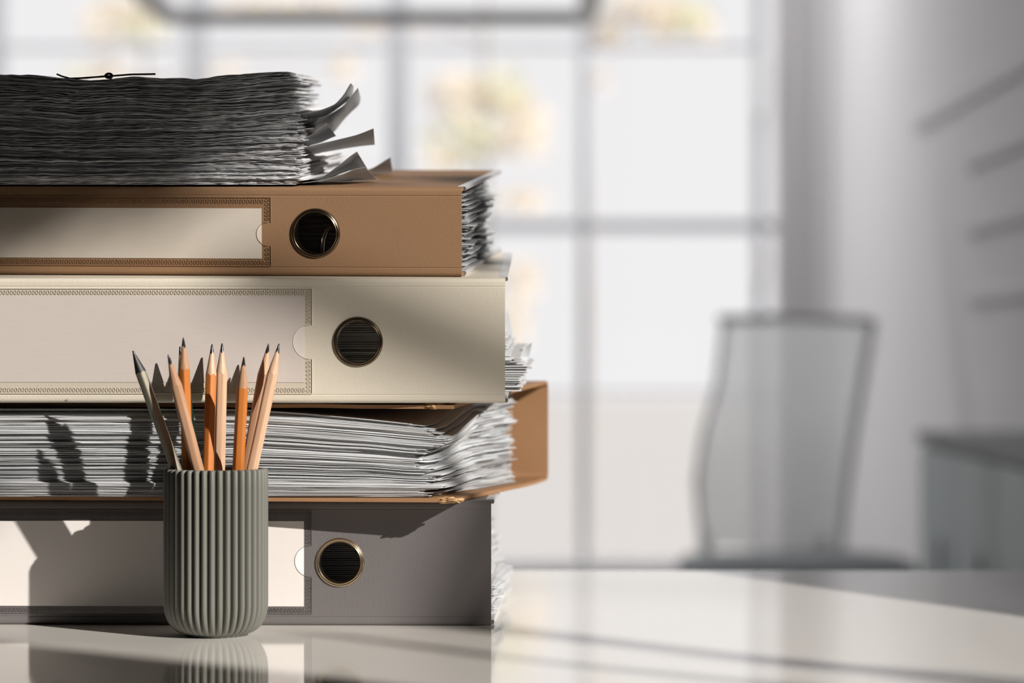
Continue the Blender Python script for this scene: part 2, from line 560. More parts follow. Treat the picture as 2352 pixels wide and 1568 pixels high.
back_tree('tree', 'pale yellow tree outside the window, seen above the tied paper bundle', 330,
          [(240, 50, 60, 50, 0), (330, 60, 60, 40, 1), (300, 20, 90, 30, 0), (240, 165, 60, 25, 0), (520, 165, 40, 20, 0),
           (650, 5, 160, 18, 0), (790, 150, 30, 40, 0), (180, 170, 40, 20, 1)], 5)
back_tree('tree', 'pale yellow tree outside the window, behind the curled pages of the paper bundle', 1110,
          [(1060, 220, 90, 60, 0), (1150, 210, 70, 50, 1), (1210, 270, 60, 55, 0), (1060, 320, 90, 55, 1), (1200, 330, 65, 45, 0),
           (1010, 370, 60, 30, 0), (1210, 460, 65, 28, 0), (1200, 640, 45, 60, 0), (1180, 740, 45, 60, 0), (900, 60, 120, 18, 0)], 5)
back_tree('tree', 'yellow foliage outside at the top of the window, right of the middle', 1342,
          [(1480, 20, 90, 40, 0), (1580, 40, 60, 50, 1), (1400, 80, 32, 42, 0), (1520, 60, 40, 40, 0), (1385, 185, 18, 14, 0), (1620, 65, 25, 35, 0)], 6)

# ------------------------------------------------------------------ pendant frame near the window top
PD = 7.0
pz = CAM_Z + (HZ - 42) * PD / F
pl = thing('pendant_lamp', 'grey rectangular lamp frame hanging across the top of the window', 'lamp', (P(870, 42, PD).x, PD, pz))
hw = (1345 - 395) / 2 * PD / F
fr = MB()
for a, b_ in (((-hw, 0, 0), (hw, 0, 0)), ((-hw, -2.2, 0), (hw, -2.2, 0)), ((-hw, 0, 0), (-hw, -2.2, 0)), ((hw, 0, 0), (hw, -2.2, 0))):
    fr.beam(a, b_, 0.05, 0.032)
fr.build('lamp_frame', M['desk_leg'], pl, smooth=0)
for sx in (-1, 1):
    for yy in (-0.15, -2.05):
        t = MB(); t.tube([(sx * hw, yy, 0.02), (sx * hw, yy, ROOM_H - pz)], 0.003, 6); t.build('cable', M['steel'], pl)

# ------------------------------------------------------------------ unseen fill panels added on the ceiling to brighten the window end
def added_fill_panel(x, y, watts, label):
    root = thing('added_fill_panel', label, 'lamp', (x, y, ROOM_H - 0.06))
    b = MB(); b.box(-0.62, 0.62, -0.16, 0.16, 0.0, 0.06); b.build('housing', M['desk_leg'], root, smooth=0)
    m_, nt, bs = new_mat('fill_diffuser')
    bs.inputs['Emission Color'].default_value = (0.97, 0.98, 1.0, 1); bs.inputs['Emission Strength'].default_value = 2.0
    b = MB(); b.box(-0.58, 0.58, -0.13, 0.13, -0.006, 0.0); b.build('diffuser', m_, root, smooth=0)
    ld = bpy.data.lights.new('fill_light', 'AREA'); ld.shape = 'RECTANGLE'; ld.size = 1.16; ld.size_y = 0.26
    ld.energy = watts; ld.color = (0.97, 0.98, 1.0)
    lo = bpy.data.objects.new('fill_light', ld); COL.objects.link(lo); lo.parent = root; lo.location = (0, 0, -0.012)
    return root


for i, (x, y) in enumerate(((-2.5, 7.9), (-1.1, 7.9), (0.2, 8.0))):
    added_fill_panel(x, y, (20, 24, 19)[i], '%s unseen fill light panel added in the row by the window' % ('left', 'middle', 'right')[i])
added_fill_panel(-1.5, 4.9, 11, 'single unseen fill light panel added half way between the desk and the window')

# ------------------------------------------------------------------ unseen tree added outside the side window to shade stack and desk
SD = Vector((1.15, -1.0, 0.74))


def sunward(p, t):
    return p + SD * t


sh_base = Vector((2.95, -0.98, -1.0))
sh = thing('tree', 'unseen leafy tree added outside the side window to shade the stack', 'tree', sh_base)
tk = MB()
fork = Vector((2.95, -0.98, 2.2)) - sh_base
tk.tube([(0, 0, 0), (0.02, 0.0, 1.5), fork], [0.05, 0.042, 0.032], 10)
DK = lambda px, py: P(px, py, 0.17417 * F / (py - HZ))
BR = [  # (from, to, t, radius): twigs laid across the sun for soft shadow bands
    (P(560, 600, 1.767), P(1330, 925, 1.767), 2.55, 0.017),
    (DK(900, 1405), DK(2300, 1580), 2.3, 0.0055),
    (DK(1650, 1515), DK(2150, 1540), 2.3, 0.006),
    (DK(700, 1450), DK(1250, 1520), 2.4, 0.008),
]
for a, b_, t_, r in BR:
    q0 = sunward(a, t_) - sh_base; q1 = sunward(b_, t_) - sh_base
    st = q1 if (q1 - fork).length < (q0 - fork).length else q0
    tk.tube([q0, (q0 + q1) / 2, q1], [r * 0.9, r, r * 0.9], 8)
    tk.tube([fork, (fork + st) / 2 + Vector((0, 0, -0.02)), st], [0.014, 0.012, r], 8)
tk.build('trunk', M['bark'], sh)
fo = MB()
rnd2 = random.Random(8)
for c, rx, ry, rz_, n_ in (  # leaf clumps set sunward to dim the bundle, binders and desk corner
        (sunward(P(-90, 270, 1.78), 2.6), 0.11, 0.05, 0.08, 200),
        (sunward(P(330, 280, 1.78), 2.6), 0.08, 0.04, 0.05, 48),
        (sunward(P(560, 260, 1.78), 2.6), 0.06, 0.04, 0.04, 12),
        (sunward(P(-250, 1250, 1.80), 2.6), 0.06, 0.03, 0.05, 26),
        (sunward(P(790, 290, 1.82), 2.6), 0.04, 0.03, 0.04, 4),
        (sunward(P(1110, 500, 1.9), 2.6), 0.07, 0.07, 0.05, 40),
        (sunward(DK(-220, 1600), 2.6), 0.08, 0.04, 0.06, 120)):
    leaf_cloud(fo, c - sh_base, rx, ry, rz_, n_, 0.03, rnd2)
fo.build('foliage', M['leaf_green'], sh, smooth=0, normals=False)

# ------------------------------------------------------------------ desk
DX0, DX1, DY0, DY1 = -1.05, 0.60, 1.05, 2.262
desk = thing('desk', 'white glossy desk carrying the binders and the pencil cup', 'desk', ((DX0 + DX1) / 2, (DY0 + DY1) / 2, 0))
ox, oy = desk.location.x, desk.location.y
t = MB()
hx_, hy_ = (DX1 - DX0) / 2, (DY1 - DY0) / 2
r_ = 0.004
secs = []
for z, ins in ((DESK_Z - 0.03, r_), (DESK_Z - 0.03 + r_, 0), (DESK_Z - r_, 0), (DESK_Z - r_ * 0.3, r_ * 0.3), (DESK_Z, r_)):
    secs.append([(-hx_ + ins, -hy_ + ins, z), (hx_ - ins, -hy_ + ins, z), (hx_ - ins, hy_ - ins, z), (-hx_ + ins, hy_ - ins, z)])
t.loft(secs); t.build('desk_top', M['desk'], desk, smooth=0)
for sx in (-1, 1):
    for sy in (-1, 1):
        t = MB(); cx, cy = sx * (hx_ - 0.06), sy * (hy_ - 0.06)
        t.box(cx - 0.025, cx + 0.025, cy - 0.025, cy + 0.025, 0, DESK_Z - 0.03)
        t.build('leg', M['desk_leg'], desk, smooth=0)

# ------------------------------------------------------------------ binders
TH = 0.0024          # board thickness


def ruled_profile(sp, name, zb0, zt0, L, hole, mat_, parent):
    """Spine: front plate with a finger hole, rounded long edges and hinge flaps."""
    mb = MB()
    r = 0.0028; fl_ = 0.011
    hx, hz, hr = hole
    zlo, zhi = zb0 + 0.007, zt0 - 0.007

    def arcs(top):
        pts = []
        s = 1 if top else -1
        z0 = zt0 if top else zb0
        pts.append((0.0, z0 - s * 0.0070)); pts.append((0.0, z0 - s * 0.0058)); pts.append((0.0003, z0 - s * 0.0053)); pts.append((0.0, z0 - s * 0.0048))
        for k in range(7):
            a = math.pi / 2 * k / 6
            pts.append((r - r * math.cos(a), z0 - s * (r - r * math.sin(a))))
        return pts, s

    for top in (True, False):
        o, s = arcs(top)
        slope = sp[1] if top else sp[0]
        o = o + [(fl_, o[-1][1] + slope * fl_)]
        inn = [(fl_, o[-1][1] - s * TH), (TH + 0.001, (zt0 if top else zb0) - s * (TH + 0.0002)), (TH, o[0][1])]
        prof = o + inn
        xs = [-L, 0.0]
        mb.loft([[(x, p[0], p[1]) for p in prof] for x in xs])
    # plate
    a = 0.021
    K = 64
    for y, flip in ((0.0, False), (TH, True)):
        for x0, x1 in ((-L, hx - a), (hx + a, 0.0)):
            q = [(x0, y, zlo), (x1, y, zlo), (x1, y, zhi), (x0, y, zhi)]
            mb.add(q, [(0, 1, 2, 3) if not flip else (3, 2, 1, 0)])
        ci = []; so = []
        for k in range(K):
            an = 2 * math.pi * k / K + math.pi / 4
            c, s_ = math.cos(an), math.sin(an)
            ci.append((hx + hr * c, y, hz + hr * s_))
            tx = a / abs(c) if abs(c) > 1e-9 else 1e9
            tz = ((zhi - hz) if s_ > 0 else (hz - zlo)) / abs(s_) if abs(s_) > 1e-9 else 1e9
            tt = min(tx, tz)
            so.append((hx + tt * c, y, hz + tt * s_))
        # exact rectangle corners
        cors = [(hx + a, y, zhi), (hx - a, y, zhi), (hx - a, y, zlo), (hx + a, y, zlo)]
        for cn in cors:
            kb = min(range(K), key=lambda k: (so[k][0] - cn[0]) ** 2 + (so[k][2] - cn[2]) ** 2)
            so[kb] = cn
        mb.add(ci + so, [((k, (k + 1) % K, K + (k + 1) % K, K + k) if flip else (K + k, K + (k + 1) % K, (k + 1) % K, k)) for k in range(K)])
    for k in range(K):
        an0 = 2 * math.pi * k / K + math.pi / 4; an1 = 2 * math.pi * (k + 1) / K + math.pi / 4
        q = [(hx + hr * math.cos(b_), y, hz + hr * math.sin(b_)) for b_, y in ((an0, 0), (an1, 0), (an1, TH), (an0, TH))]
        mb.add(q, [(3, 2, 1, 0)])
    for x in (-L, 0.0):
        mb.add([(x, 0, zlo), (x, TH, zlo), (x, TH, zhi), (x, 0, zhi)], [(0, 1, 2, 3)])
    return mb.build(name, mat_, parent, smooth=30, normals=False)


def cover(name, zf, s, L, D, mat_, parent, y0=0.011, nx=2, ny=8, rag=0.0):
    """Board from y0 to D. zf(x, y) outer surface; s = +1 top cover, -1 bottom cover."""
    xs = np.linspace(-L, 0, nx); ys = np.linspace(y0, D, ny)
    X, Y = np.meshgrid(xs, ys, indexing='ij')
    Z = np.vectorize(zf)(X, Y)
    if s > 0:
        Z = Z - TH
    return mesh_np(name, [grid_sheet(X, Y + rag * X, Z, TH)], mat_, parent)


def edge_rail(zf, s, D, parent, ya=0.014, w_=0.004):
    ys = np.linspace(ya, D - 0.004, 12)
    mb = MB(); secs = []
    for y in ys:
        z0 = zf(0, y); z1 = z0 - s * TH
        lo, hi = min(z0, z1) - 0.00008, max(z0, z1) + 0.00008
        secs.append([(-w_, y, lo), (0.0007, y, lo), (0.0012, y, (lo + hi) / 2), (0.0007, y, hi), (-w_, y, hi)])
    mb.loft(secs)
    return mb.build('edge_rail', M['rail'], parent, smooth=60)


def loop_band(mb, x0, x1, z0, z1, vertical=False, pitch=0.00228, y=-0.00055, h=0.00022):
    """Row of small raised links pressed into the weld of the label pocket."""
    if vertical:
        n = max(1, int((z1 - z0) / pitch))
    else:
        n = max(1, int((x1 - x0) / pitch))
    for i in range(n):
        if vertical:
            cz = z0 + (i + 0.5) * (z1 - z0) / n; cx = (x0 + x1) / 2
            hx, hz = (x1 - x0) / 2 * 0.8, pitch * 0.36
        else:
            cx = x0 + (i + 0.5) * (x1 - x0) / n; cz = (z0 + z1) / 2
            hx, hz = pitch * 0.36, (z1 - z0) / 2 * 0.8
        out = []; inn = []; mid = []
        for k in range(10):
            a = 2 * math.pi * (k + 0.5) / 10
            c, s_ = math.cos(a), math.sin(a)
            ex = math.copysign(abs(c) ** 0.6, c); ez = math.copysign(abs(s_) ** 0.6, s_)
            wl = 0.00030
            out.append((cx + ex * hx, y + h, cz + ez * hz))
            mid.append((cx + ex * (hx - wl * 0.5), y, cz + ez * (hz - wl * 0.5)))
            inn.append((cx + ex * max(hx - wl, 0.0001), y + h, cz + ez * max(hz - wl, 0.0001)))
        vs = out + mid + inn
        fs = []
        for k in range(10):
            j = (k + 1) % 10
            fs.append((k, j, 10 + j, 10 + k)); fs.append((10 + k, 10 + j, 20 + j, 20 + k))
        mb.add(vs, fs)


def label_pocket(root, card, band_out, notch, mats, gap):
    """card = (x0, x1, z0, z1); band_out = (x1, z0, z1) outer border; notch = (cx, cz, r)."""
    cb = MB(); cb.box(card[0], card[1], -0.00032, -0.00008, card[2], card[3])
    cb.build('label_card', mats[0], root, smooth=0)
    bx1, bz0, bz1 = band_out
    ncx, ncz, nr = notch
    x0 = card[0] - 0.003
    outline = [(x0, bz0), (bx1, bz0), (bx1, ncz - nr)]
    K = 28
    for k in range(K + 1):
        a = -math.pi / 2 - math.pi * k / K
        outline.append((ncx + nr * math.cos(a) if 0 < k < K else ncx, ncz + nr * math.sin(a)))
    outline += [(bx1, ncz + nr), (bx1, bz1), (x0, bz1)]
    # film as a thin solid with the thumb notch
    n = len(outline)
    vs = [(x, -0.00050, z) for x, z in outline] + [(x, -0.00036, z) for x, z in outline]
    fs = [tuple(range(n)), tuple(range(2 * n - 1, n - 1, -1))]
    fs += [(i, i + n, (i + 1) % n + n, (i + 1) % n) for i in range(n)]
    fm = MB(); fm.add(vs, fs)
    film = fm.build('label_pocket', M['film'], root, smooth=0)
    # weld border
    bw = 0.0034
    eb = MB()
    loop_band(eb, x0, bx1 - 0.0042, bz1 - 0.0006 - bw, bz1 - 0.0006)
    loop_band(eb, x0, bx1 - 0.0042, bz0 + 0.0006, bz0 + 0.0006 + bw)
    loop_band(eb, bx1 - 0.0006 - bw, bx1 - 0.0006, ncz + nr + 0.001, bz1 - 0.0006, True)
    loop_band(eb, bx1 - 0.0006 - bw, bx1 - 0.0006, bz0 + 0.0006, ncz - nr - 0.001, True)
    for (xa, za, xb, zb_) in ((x0, bz1, bx1, bz1), (x0, bz0, bx1, bz0), (bx1, ncz + nr, bx1, bz1), (bx1, bz0, bx1, ncz - nr)):
        eb.tube([(xa, -0.00046, za), (xb, -0.00046, zb_)], 0.00018, 6)
    # lip around the notch
    pts = [(ncx + nr * math.cos(-math.pi / 2 - math.pi * k / 24), -0.00046, ncz + nr * math.sin(-math.pi / 2 - math.pi * k / 24)) for k in range(25)]
    eb.tube(pts, 0.00013, 6)
    eb.build('embossed_border', mats[1], film, smooth=60)


def ring(root, hx, hz, m):
    mb = MB()
    prof = [(0.0130, 0.010), (0.0130, -0.0008), (0.0132, -0.0015), (0.0136, -0.0018), (0.0139, -0.0016), (0.0141, -0.0013),
            (0.0147, -0.0014), (0.0153, -0.0010), (0.0157, -0.0003), (0.0158, 0.0001), (0.0150, 0.0001), (0.0140, 0.0003), (0.0140, 0.010), (0.0130, 0.010)]
    mb.lathe(prof, 72, 'y', (hx, 0, hz))
    return mb.build('finger_ring', m, root, smooth=40)


def corner_shoe(root, zf, s, m):
    """Small metal shoe at the cover's front right corner."""
    z0 = zf(0, 0.012); z1 = z0 - s * TH
    lo, hi = min(z0, z1) - 0.00012, max(z0, z1) + 0.00012
    mb = MB()
    mb.loft([[(-0.003, y, lo), (0.0012, y, lo), (0.0018, y, (lo + hi) / 2), (0.0012, y, hi), (-0.003, y, hi)] for y in (0.0112, 0.0125, 0.0138)])
    return mb.build('corner_shoe', m, root, smooth=50)


def sheet_stack(root, n, xl, xr, yf, yb, zlo, zhi, mats, seed, nx=4, ny=12, name='sheet', xr_fn=None, ragged=0.004, stuff_every=0):
    """n sheets between zlo(x,y) and zhi(x,y) with ragged right ends."""
    rr = np.random.RandomState(seed)
    rest = []; rest_m = []
    for k in range(n):
        u = np.linspace(0, 1, nx)[:, None] * np.ones((1, ny)); v = np.linspace(0, 1, ny)[None, :] * np.ones((nx, 1))
        u = u ** 0.6
        yf_k = yf + rr.uniform(-0.002, 0.003); yb_k = yb + rr.uniform(-0.004, 0.004)
        Y = yf_k + (yb_k - yf_k) * v
        e = (xr_fn(k / (n - 1.0)) if xr_fn else xr) + rr.uniform(-ragged, ragged) + 0.004 * vn2(v * 5, k * 0.35, seed)
        shear = rr.uniform(-0.02, 0.02)
        X = xl + (e + shear * (Y - yf) - xl) * u
        t = (k + 0.1) / n; t2 = (k + 0.92) / n
        lo = zlo(X, Y); hi = zhi(X, Y)
        wob = 0.0011 * vn2(Y * 40 + 3, X * 30 + k * 0.25, seed + 3) * u ** 3
        Z = lo + (hi - lo) * t + wob
        th = (hi - lo) * (t2 - t) * 0.55
        ch = grid_sheet(X, Y, Z, th)
        mesh_np(name, [ch], mats[k % len(mats)], root)


# --- grey binder, lowest of the stack ---------------------------------------------------------------
L = 0.336; D = 0.285


def px_local(corner_px, bottom_py, d):
    k = d / F
    return (lambda px: (px - corner_px) * k), (lambda py: (bottom_py - py) * k)


GD = 1.800
GX = (1128 - 1176) * GD / F
GRZ = math.radians(-1.6)
GH = 0.0797
grey = thing('ring_binder', 'grey lever arch binder lying on the desk at the bottom of the stack', 'binder', (GX, GD, DESK_Z + 0.0002), GRZ)
lx, lz = px_local(1128, 1437, GD)
hole = (lx(780), lz(1293), 0.0140)
ruled_profile((0, 0), 'spine', 0.0, GH, L, hole, M['grey'], grey)
cover('back_cover', lambda x, y: 0.0, -1, L, D, M['grey'], grey)
cover('front_cover', lambda x, y: GH, 1, L, D, M['grey'], grey)
ring(grey, hole[0], hole[1], M['ring'])
label_pocket(grey, (-L + 0.006, lx(697), lz(1394), lz(1198)), (lx(715), lz(1411), lz(1174)), (lx(712), lz(1290), 0.0100), (M['card_white'], M['grey']), 0)
for s, zf in ((1, lambda x, y: GH), (-1, lambda x, y: 0.0)):
    edge_rail(zf, s, D, grey)
    corner_shoe(grey, zf, s, M['steel'])
sheet_stack(grey, 44, -L + 0.012, -0.004, 0.058, 0.245, lambda x, y: 0.0030 + 0 * x, lambda x, y: GH - 0.016 + 0 * x, [M['paper'], M['paper_warm'], M['paper']], 11,
            xr_fn=lambda t: 0.0015 - 0.02 * max(0, t - 0.22), ragged=0.002)

# --- open brown binder ------------------------------------------------------------------------------
OD = 1.770
OX = (1040 - 1176) * OD / F
ORZ = math.radians(-12.7)
OZ = DESK_Z + 0.0002 + GH + 0.0004
# plane of the white binder's underside (world)
WD = 1.767
WX = (1160 - 1176) * WD / F
WRZ = math.radians(-0.7)
W_BZ = CAM_Z - (926 - HZ) * WD / F
TILT_W = math.radians(2.45)
SB_W = math.tan(TILT_W)


def w_under(xw, yw):
    return W_BZ + (yw - WD) * SB_W


opn = thing('ring_binder', 'open brown binder packed with loose papers, its fore edge facing out', 'binder', (OX, OD, OZ), ORZ)
co, so_ = math.cos(ORZ), math.sin(ORZ)


SHEAR_O = 0.11


def o_world(x, y):
    return OX + co * x - so_ * y, OD + so_ * x + co * y


def o_top(x, y):
    xw, yw = o_world(x, y)
    return w_under(xw, yw) - 0.0006 - OZ


def o_top_edge(x, y):          # the cover sags a little at the free edge away from the load
    return o_top(x, y) - 0.0006 * (1 - min(1, y / 0.06)) * (1 + float(vn2(x * 30, 0.5, 4)))


DO = 0.283
LO = 0.345
cover('back_cover', lambda x, y: 0.0 + (0.0015 * max(0, (y - 0.2) / 0.083) ** 2), -1, LO, DO, M['kraft'], opn, y0=0.0, nx=24, ny=18, rag=SHEAR_O)
cover('front_cover', lambda x, y: o_top_edge(x, y + SHEAR_O * x), 1, LO, DO, M['kraft'], opn, y0=0.0, nx=24, ny=18, rag=SHEAR_O)
# spine at the back, seen from inside, with rounded hinges
mb = MB(); secs = []
for x in np.linspace(-LO, 0, 6):
    zt = o_top(x, DO + SHEAR_O * x)
    r = 0.006
    outp = []; inp = []
    for k in range(7):
        a = math.pi / 2 * k / 6
        outp.append((x, DO + r * math.sin(a), 0.0015 + r - r * math.cos(a)))
        inp.append((x, DO + (r - TH) * math.sin(a), 0.0015 + r - (r - TH) * math.cos(a)))
    for k in range(7):
        a = math.pi / 2 * k / 6
        outp.append((x, DO + r * math.cos(a), zt - r + r * math.sin(a)))
        inp.append((x, DO + (r - TH) * math.cos(a), zt - r + (r - TH) * math.sin(a)))
    secs.append([(p[0], p[1] + SHEAR_O * x, p[2]) for p in outp + inp[::-1]])
mb.loft(secs)
mb.build('spine', M['kraft'], opn, smooth=40)


def worn_corner(root, c, sx, sy, sz, seed, ztop=9.0):
    bm = bmesh.new()
    bmesh.ops.create_icosphere(bm, subdivisions=4, radius=1.0)
    for v in bm.verts:
        p = v.co
        n = 0.30 * float(vn2(p.x * 2.3 + 5, p.z * 2.3 + p.y, seed)) + 0.22 * float(vn2(p.x * 6, p.z * 6 + p.y * 4, seed + 2)) + 0.12 * float(vn2(p.x * 15, p.z * 15 + p.y * 9, seed + 5))
        k = 1 + n
        v.co = Vector((c[0] + p.x * sx * k, c[1] + p.y * sy * k, min(ztop, c[2] + p.z * sz * k)))
    me = bpy.data.meshes.new('worn_corner'); bm.to_mesh(me); bm.free()
    me.materials.append(M['kraft_raw']); me.shade_smooth()
    o = bpy.data.objects.new('worn_corner', me); COL.objects.link(o); o.parent = root
    o['label'] = 'frayed board corner'
    return o


worn_corner(opn, (-0.003, 0.004, 0.0012), 0.0085, 0.006, 0.0019, 5)
worn_corner(opn, (-0.014, 0.003, o_top(-0.014, 0.003) - 0.0016), 0.0085, 0.0048, 0.0017, 9, o_top(-0.03, 0.0) + 0.0001)

# papers of the open binder
NO = 190
rr = np.random.RandomState(21)
rest = []; rest_m = []
nx, ny = 60, 16
yf0, yb0 = 0.012, 0.226
shown = 0
drift = 0.0
for k in range(NO):
    t = k / (NO - 1.0)
    # sheets come in little batches with a common offset
    if k % rr.randint(4, 12) == 0:
        drift = rr.uniform(-0.006, 0.006); drifty = rr.uniform(-0.0022, 0.0022); tone = rr.rand(); shear_b = rr.uniform(-0.035, 0.035)
    u = np.linspace(0, 1, nx)[:, None] * np.ones((1, ny)); v = np.linspace(0, 1, ny)[None, :] * np.ones((nx, 1))
    u = u ** 0.8
    base_r = -0.016 + 0.010 * math.sin(t * 9.0) + drift
    if t < 0.3:
        base_r -= 0.008
    if t > 0.86:
        base_r -= 0.006 + 0.07 * (t - 0.86)
    proud = rr.rand() < 0.53
    yf = yf0 + drifty + (rr.uniform(-0.0007, 0.0003) if proud else rr.uniform(0.0004, 0.0014))
    Y = yf + (yb0 - yf) * v + 0.0005 * vn2(u * 14, k * 0.6, 31) * (1 - v)
    e = -0.0135 + (base_r + 0.0135) * (1 - v) ** 1.6 + rr.uniform(-0.0015, 0.0015) + 0.25 * shear_b * (Y - yf) + 0.0026 * vn2(v * 7, k * 0.5, 6)
    X = -0.335 + (e + 0.335) * u
    Yl = Y.copy()
    # height envelope: pressed down at the front right, rising to the back
    H_front = 0.0560 - 0.0120 * np.clip((X + 0.15) / 0.14, 0, 1) ** 1.5
    H_back = 0.0700 - 0.004 * np.clip((X + 0.1) / 0.1, 0, 1)
    Y = Y + 0.215 * X
    s = np.clip((Yl - 0.012) / 0.15, 0, 1); s = s * s * (3 - 2 * s)
    H = H_front + (H_back - H_front) * s
    cap = np.vectorize(o_top)(X, Y) - TH - 0.0016 - 0.0026
    H = np.minimum(H, cap)
    Z = 0.0030 + H * (t * 0.985) + 0.0012 * np.sin(t * math.pi) * vn2(X * 9, Y * 8 + k * 0.03, 12) + 0.0007 * np.sin(t * math.pi) * vn2(X * 40 + 7, Y * 30 + k * 0.05, 13) * u ** 2
    gap = 0.0004 * np.sin(t * math.pi) * vn2(X * 6, np.full_like(X, k * 0.7), 17)
    Z = Z + gap
    th = 0.00022 if not proud else 0.00027
    ch = grid_sheet(X, Y, Z, th)
    m = M['paper'] if rr.rand() < 0.25 + 0.7 * tone else M['paper_warm']
    if proud and shown < 98:
        mesh_np('sheet', [ch], m, opn); shown += 1
    else:
        rest.append(ch); rest_m.append(0 if m is M['paper'] else 1)
ro = mesh_np('packed_sheets', rest, [M['paper'], M['paper_warm']], opn, mat_idx=rest_m)
ro['kind'] = 'stuff'


def ruled(root, near, far, dn, df, m, name='curled_sheet', th=0.00022, nu=28, nv=7, to_local=None, lab=None, bow=0.0, zmin=None):
    """Bent page between its near and far edges (pixel curves at two distances)."""
    def samp(pts, n):
        p = np.array(pts, float)
        seg = np.r_[0, np.cumsum(np.hypot(*np.diff(p, axis=0).T))]
        tq = np.linspace(0, seg[-1], n * 4)
        x = np.interp(tq, seg, p[:, 0]); y = np.interp(tq, seg, p[:, 1])
        kk = np.ones(9) / 9
        for _ in range(2):
            xp = np.pad(x, 4, mode='reflect', reflect_type='odd'); yp = np.pad(y, 4, mode='reflect', reflect_type='odd')
            x = np.convolve(xp, kk, 'valid'); y = np.convolve(yp, kk, 'valid')
        ii = np.linspace(0, n * 4 - 1, n).astype(int)
        return x[ii], y[ii]
    xa, ya = samp(near, nu); xb, yb = samp(far, nu)
    V = np.zeros((nu, nv, 3))
    for i in range(nu):
        a = P(xa[i], ya[i], dn); b_ = P(xb[i], yb[i], df)
        for j in range(nv):
            q = a.lerp(b_, j / (nv - 1.0)); q.z += bow * math.sin(math.pi * j / (nv - 1.0))
            V[i, j] = q
    # thickness along the surface normal
    du = np.gradient(V, axis=0); dv = np.gradient(V, axis=1)
    nn = np.cross(du, dv); nn /= np.linalg.norm(nn, axis=2, keepdims=True) + 1e-12
    A = V + nn * th / 2; B = V - nn * th / 2
    N = nu * nv
    idx = np.arange(N).reshape(nu, nv)
    q = np.stack([idx[:-1, :-1], idx[1:, :-1], idx[1:, 1:], idx[:-1, 1:]], -1).reshape(-1, 4)
    fs = [q, q[:, ::-1] + N]
    for e in (idx[:, 0], idx[:, -1][::-1], idx[0, :][::-1], idx[-1, :]):
        fs.append(np.stack([e[:-1] + N, e[1:] + N, e[1:], e[:-1]], -1))
    vs = np.concatenate([A.reshape(-1, 3), B.reshape(-1, 3)])
    if root is not None:
        inv = np.array(root.matrix_basis.inverted())
        vs = vs @ inv[:3, :3].T + inv[:3, 3]
        if zmin is not None:
            vs[:N, 2] = np.maximum(vs[:N, 2], zmin + th); vs[N:, 2] = np.maximum(vs[N:, 2], zmin)
    o = mesh_np(name, [(vs, np.concatenate(fs))], m, root)
    if lab:
        o['label'] = lab
    return o


# --- white binder -----------------------------------------------------------------------------------
W_H = (926 - 639) * WD / F
TILT_B = math.radians(5.2)
ST_W = math.tan(TILT_B)
SW = math.tan(TILT_B - TILT_W)
white = thing('ring_binder', 'cream white lever arch binder between the open and the closed brown ones', 'binder', (WX, WD, W_BZ), WRZ, tilt=TILT_W)
lx, lz = px_local(1160, 926, WD)
hole = (lx(822), lz(785), 0.0140)
wb = lambda x, y: 0.0
wt = lambda x, y: W_H + y * SW
ruled_profile((0, SW), 'spine', 0.0, W_H, L, hole, M['cream'], white)
cover('back_cover', wb, -1, L, D, M['cream'], white)
cover('front_cover', wt, 1, L, D, M['cream'], white)
ring(white, hole[0], hole[1], M['ring_dark'])
label_pocket(white, (-L + 0.006, lx(698), lz(878), lz(680)), (lx(717), lz(904), lz(663)), (lx(712), lz(785), 0.0106), (M['card_pink'], M['cream']), 0)
for s, zf in ((1, wt), (-1, wb)):
    edge_rail(zf, s, D, white)
    corner_shoe(white, zf, s, M['steel'])
sheet_stack(white, 46, -L + 0.012, -0.004, 0.085, 0.245, lambda x, y: 0.0032 + 0 * x, lambda x, y: W_H + y * SW - 0.016, [M['paper'], M['paper_warm'], M['paper']], 17,
            xr_fn=lambda t: 0.0105 if t < 0.30 else (0.0085 - 0.05 * (t - 0.3) if t < 0.6 else -0.012), ragged=0.0035)
ruled(white, [(1120, 862), (1150, 850), (1185, 828), (1207, 795), (1222, 786)], [(1120, 868), (1150, 862), (1180, 868), (1200, 852), (1215, 820)], 1.90, 1.97, M['paper'], lab='page curling up past the spine')
ruled(white, [(1120, 800), (1150, 760), (1164, 718), (1166, 712)], [(1120, 850), (1150, 845), (1172, 835), (1186, 800)], 1.93, 2.0, M['paper'], lab='page bent steeply upward')

# --- brown binder -----------------------------------------------------------------------------------
BD = 1.775
BX = (1060 - 1176) * BD / F
BRZ = math.radians(-4.7)
B_BZ = W_BZ + W_H + (BD - WD) * ST_W + 0.0006
B_H = CAM_Z - (431 - HZ) * BD / F - B_BZ
TILT_P = math.radians(5.9)
ST_B = math.tan(TILT_P)
SBR = math.tan(TILT_P - TILT_B)
brown = thing('ring_binder', 'closed brown lever arch binder under the tied paper bundle', 'binder', (BX, BD, B_BZ), BRZ, tilt=TILT_B)
bt = lambda x, y: B_H + y * SBR
lx, lz = px_local(1060, 636, BD)
hole = (lx(722), lz(538), 0.0140)
ruled_profile((0, SBR), 'spine', 0.0, B_H, L, hole, M['brown'], brown)
cover('back_cover', lambda x, y: 0.0, -1, L, D, M['brown'], brown, nx=12)
cover('front_cover', bt, 1, L, D, M['brown'], brown, nx=12)
ring(brown, hole[0], hole[1], M['ring_dark'])
label_pocket(brown, (-L + 0.006, lx(597), lz(597), lz(481)), (lx(619), lz(614), lz(456)), (lx(612), lz(540), 0.0074), (M['card_cream'], M['brown']), 0)
for s, zf in ((1, bt), (-1, lambda x, y: 0.0)):
    edge_rail(zf, s, D, brown)
    corner_shoe(brown, zf, s, M['steel'])
